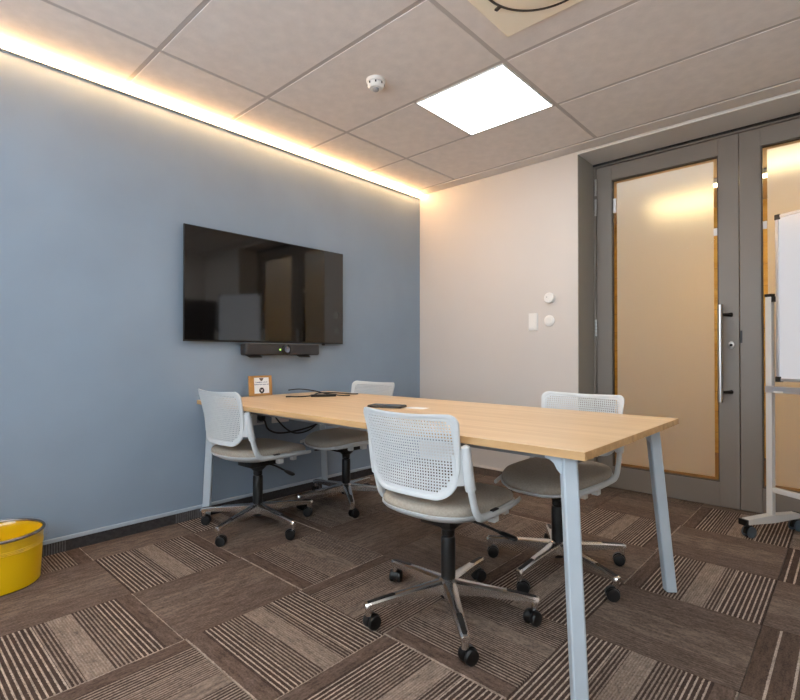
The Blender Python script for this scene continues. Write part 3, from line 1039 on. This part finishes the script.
MB().tube(smoothpath([(.085, 0, .008), (.12, .01, .0045), (.17, .0, .0045)], 6), .0042, 8).build('cord', M_black, e, smooth=60)

e = tag(empty('flat_phone', (1.205, -1.690, TT), math.radians(21)), 'flat black handset lying on the middle of the tabletop', 'phone')
MB().box(-.095, .095, -.045, .045, 0.0, .013, .006, seg=3).build('body', M_blackg, e, smooth=40)
box('screen', M_tvscreen, -.085, .085, -.038, .038, .0128, .0136, 0, e)
o = MB().box(-.055, .055, -.035, .035, 0, .0012).build('paper_slip', M_paper)
o.location = (1.345, -1.615, TT); o.rotation_euler = (0, 0, math.radians(12))
tag(o, 'small white slip of paper beside the black handset', 'paper')

e = tag(empty('power_plug', (0.012, -1.702, 0.575)), 'black plug with cord hanging in loops under the table', 'plug')
MB().lathe([(.022, 0), (.026, .006), (.025, .03), (.014, .042), (0, .043)], 20, (0, 0, 0.007), RY90).build('plug_body', M_black, e, smooth=40)
MB().tube(smoothpath([(.03, 0, .0), (.045, .01, -.02), (.05, .03, -.07), (.06, .10, -.105), (.08, .22, -.105), (.11, .36, -.08), (.14, .46, -.03), (.16, .50, .04), (.17, .52, .105)], 8), .0065, 8).build('cord', M_black, e, smooth=60)
cable('hanging_cable', [(0.17, -1.71, 0.705), (0.17, -1.70, 0.62), (0.17, -1.62, 0.525), (0.17, -1.53, 0.472), (0.17, -1.42, 0.475), (0.17, -1.34, 0.52), (0.17, -1.30, 0.60), (0.17, -1.29, 0.705)], .0055, M_black, 'black cable hanging in a deep loop below the tabletop')
cable('hanging_cable', [(0.20, -1.68, 0.705), (0.20, -1.65, 0.64), (0.20, -1.54, 0.582), (0.20, -1.46, 0.555), (0.20, -1.38, 0.58), (0.20, -1.34, 0.705)], .0045, M_black, 'thin black cable hanging in a shallow loop below the tabletop')

# ------------------------------------------------------------------ waste bin
e = tag(empty('waste_bin', (0.216, -3.142, 0)), 'yellow round metal waste bin by the blue wall', 'waste bin')
rb, rt_, hb_ = 0.160, 0.172, 0.226
def br(z): return rb + (rt_ - rb) * z / hb_
prof = [(0, 0.002), (rb - .004, 0.002), (rb, 0.006)]
for z in (0.10, 0.160): prof.append((br(z), z))
for z in (0.165, 0.1715, 0.178): prof += [(br(z), z - .003), (br(z) + .0022, z), (br(z), z + .003)]
prof += [(rt_, hb_), (rt_ - .003, hb_), (rb - .004, .01), (0, .008)]
MB().lathe(prof, 64).build('body', M_yellow, e, smooth=30)
MB().tube([(math.cos(2 * PI * k / 64) * rt_, math.sin(2 * PI * k / 64) * rt_, hb_ + .001) for k in range(64)], .0065, 10, closed=True).build('rim', mat('steel rim', (150, 142, 134), 0.25, 1.0), e, smooth=60)
ln = MB()
rr = random.Random(3)
rings = []
wob = [rr.uniform(-.004, .006) for _ in range(64)]
for (r, z, am) in ((rt_ - .014, .02, 0), (rt_ - .008, hb_ - .03, .2), (rt_ - .006, hb_ + .006, .3), (rt_ + .008, hb_ + .012, .6), (rt_ + .014, hb_ - .002, .9), (rt_ + .010, hb_ - .03, 1.0), (rt_ + .007, hb_ - .058, 1.6)):
    rings.append([Vector((math.cos(2 * PI * k / 64) * (r + wob[k] * am), math.sin(2 * PI * k / 64) * (r + wob[k] * am), z + wob[(k * 7) % 64] * am)) for k in range(64)])
ln.loft(rings, caps=False)
ln.build('liner_bag', M_liner, e, smooth=80)
kn = MB()
kn.loft([[Vector((rt_ + dx, dy, hb_ + dz)) for dy, dz in ((-.02 * s, .004), (0, .012 * s), (.02 * s, .003), (.004, -.012 * s))] for dx, s in ((.0, 1.0), (.025, 1.3), (.045, .8), (.06, .3))])
o = kn.build('liner_knot', M_liner, e, smooth=60)
o.rotation_euler = (0, 0, math.radians(42))

# ------------------------------------------------------------------ mobile whiteboard
ux, uy = 0.862, -0.507
WBA = math.atan2(uy, ux)
e = tag(empty('mobile_whiteboard', (2.653, -0.076, 0), WBA), 'white mobile whiteboard on a wheeled stand in front of the glass doors', 'whiteboard')
WBW = 0.66
for xx in (0.0, WBW):
    post = box('post', M_stand, xx - .017, xx + .017, -.014, .014, .10, 1.335, .003, e)
    box('post_cap', M_black, xx - .019, xx + .019, -.016, .016, 1.335, 1.352, .002, post)
    ft_ = MB()
    ft_.loft([[(xx - .024, y, z0), (xx + .024, y, z0), (xx + .021, y, z1), (xx - .021, y, z1)] for y, z0, z1 in ((-.205, .082, .097), (-.19, .076, .103), (0, .068, .112), (.19, .076, .103), (.205, .082, .097))])
    fo = ft_.build('foot', M_stand, e)
    for s in (-1, 1):
        box('end_cap', M_black, xx - .0255, xx + .0255, s * .206 - .008, s * .206 + .008, .070, .104, .003, fo)
        cs = MB()
        cs.lathe([(.009, .056), (.009, .075)], 12, (xx, s * .178, 0))
        cs.loft([[Vector((xx + dx, s * .178 + .012 + .034 * math.cos(math.radians(t)), .031 + .034 * math.sin(math.radians(t)))) for t in range(-10, 191, 20)] for dx in (-.008, .008)])
        cso = cs.build('caster', M_black, e, smooth=40)
        for w_ in (-1, 1):
            MR = Matrix.Translation((xx + w_ * .017, s * .178 + .012, .030)) @ Matrix.Rotation(PI / 2, 4, 'Y')
            MB().lathe([(0, -.008), (.022, -.008), (.030, -.004), (.030, .004), (.022, .008), (0, .008)], 22, (0, 0, 0), MR).build('wheel', M_caster, cso, smooth=35)
box('lower_rail', M_stand, .017, WBW - .017, -.012, .012, .238, .266, .003, e)
tr = box('marker_tray', M_alu, .012, WBW - .012, -.055, .02, .800, .806, .001, e)
box('tray_lip', M_alu, .012, WBW - .012, -.057, -.054, .800, .835, .001, tr)
for k in range(4):
    box('tray_clip', M_black if k % 2 else M_plastic, .06 + k * .14, .11 + k * .14, -.0585, -.057, .800, .810, 0, tr)
B0, B1, BZ0, BZ1 = 0.040, WBW - .040, 0.862, 1.785
bd = box('board', M_wb, B0 + .012, B1 - .012, -.007, .007, BZ0 + .012, BZ1 - .012, 0, e)
for nm, (a, b, c_, d_) in (('left', (B0, B0 + .018, BZ0, BZ1)), ('right', (B1 - .018, B1, BZ0, BZ1)), ('bottom', (B0 + .018, B1 - .018, BZ0, BZ0 + .018)), ('top', (B0 + .018, B1 - .018, BZ1 - .018, BZ1))):
    box('edge_strip', M_alu, a, b, -.011, .011, c_, d_, .002, bd)
for xx in (B0, B1):
    for zz in (BZ0, BZ1):
        sx_ = 1 if xx == B0 else -1
        sz_ = 1 if zz == BZ0 else -1
        box('corner_cap', M_black, *sorted((xx - .004 * sx_, xx + .026 * sx_)), -.013, .013, *sorted((zz - .004 * sz_, zz + .026 * sz_)), .003, bd)
for xx, s in ((0.0, 1), (WBW, -1)):
    box('pivot', M_black, *sorted((xx + .017 * s, xx + .041 * s)), -.012, .012, 1.305, 1.335, .002, e)

# ------------------------------------------------------------------ cupboard seen only in the screen's reflection
e = tag(empty('storage_cupboard', (4.12, -0.36, 0)), 'dark cupboard by the right wall mirrored in the screen', 'cupboard')
box('body', M_cup, -.2, .225, -.17, .29, .05, 1.78, .003, e)
box('plinth', M_black, -.18, .22, -.16, .28, 0, .05, 0, e)
for s in (0, 1):
    dd = box('door', M_cup, -.218, -.2005, -.167 + s * .229, .058 + s * .229, .06, 1.77, .002, e)
    box('handle', M_steel, -.24, -.2185,   .03 + s * .05, .04 + s * .05, .9, 1.05, .003, dd)
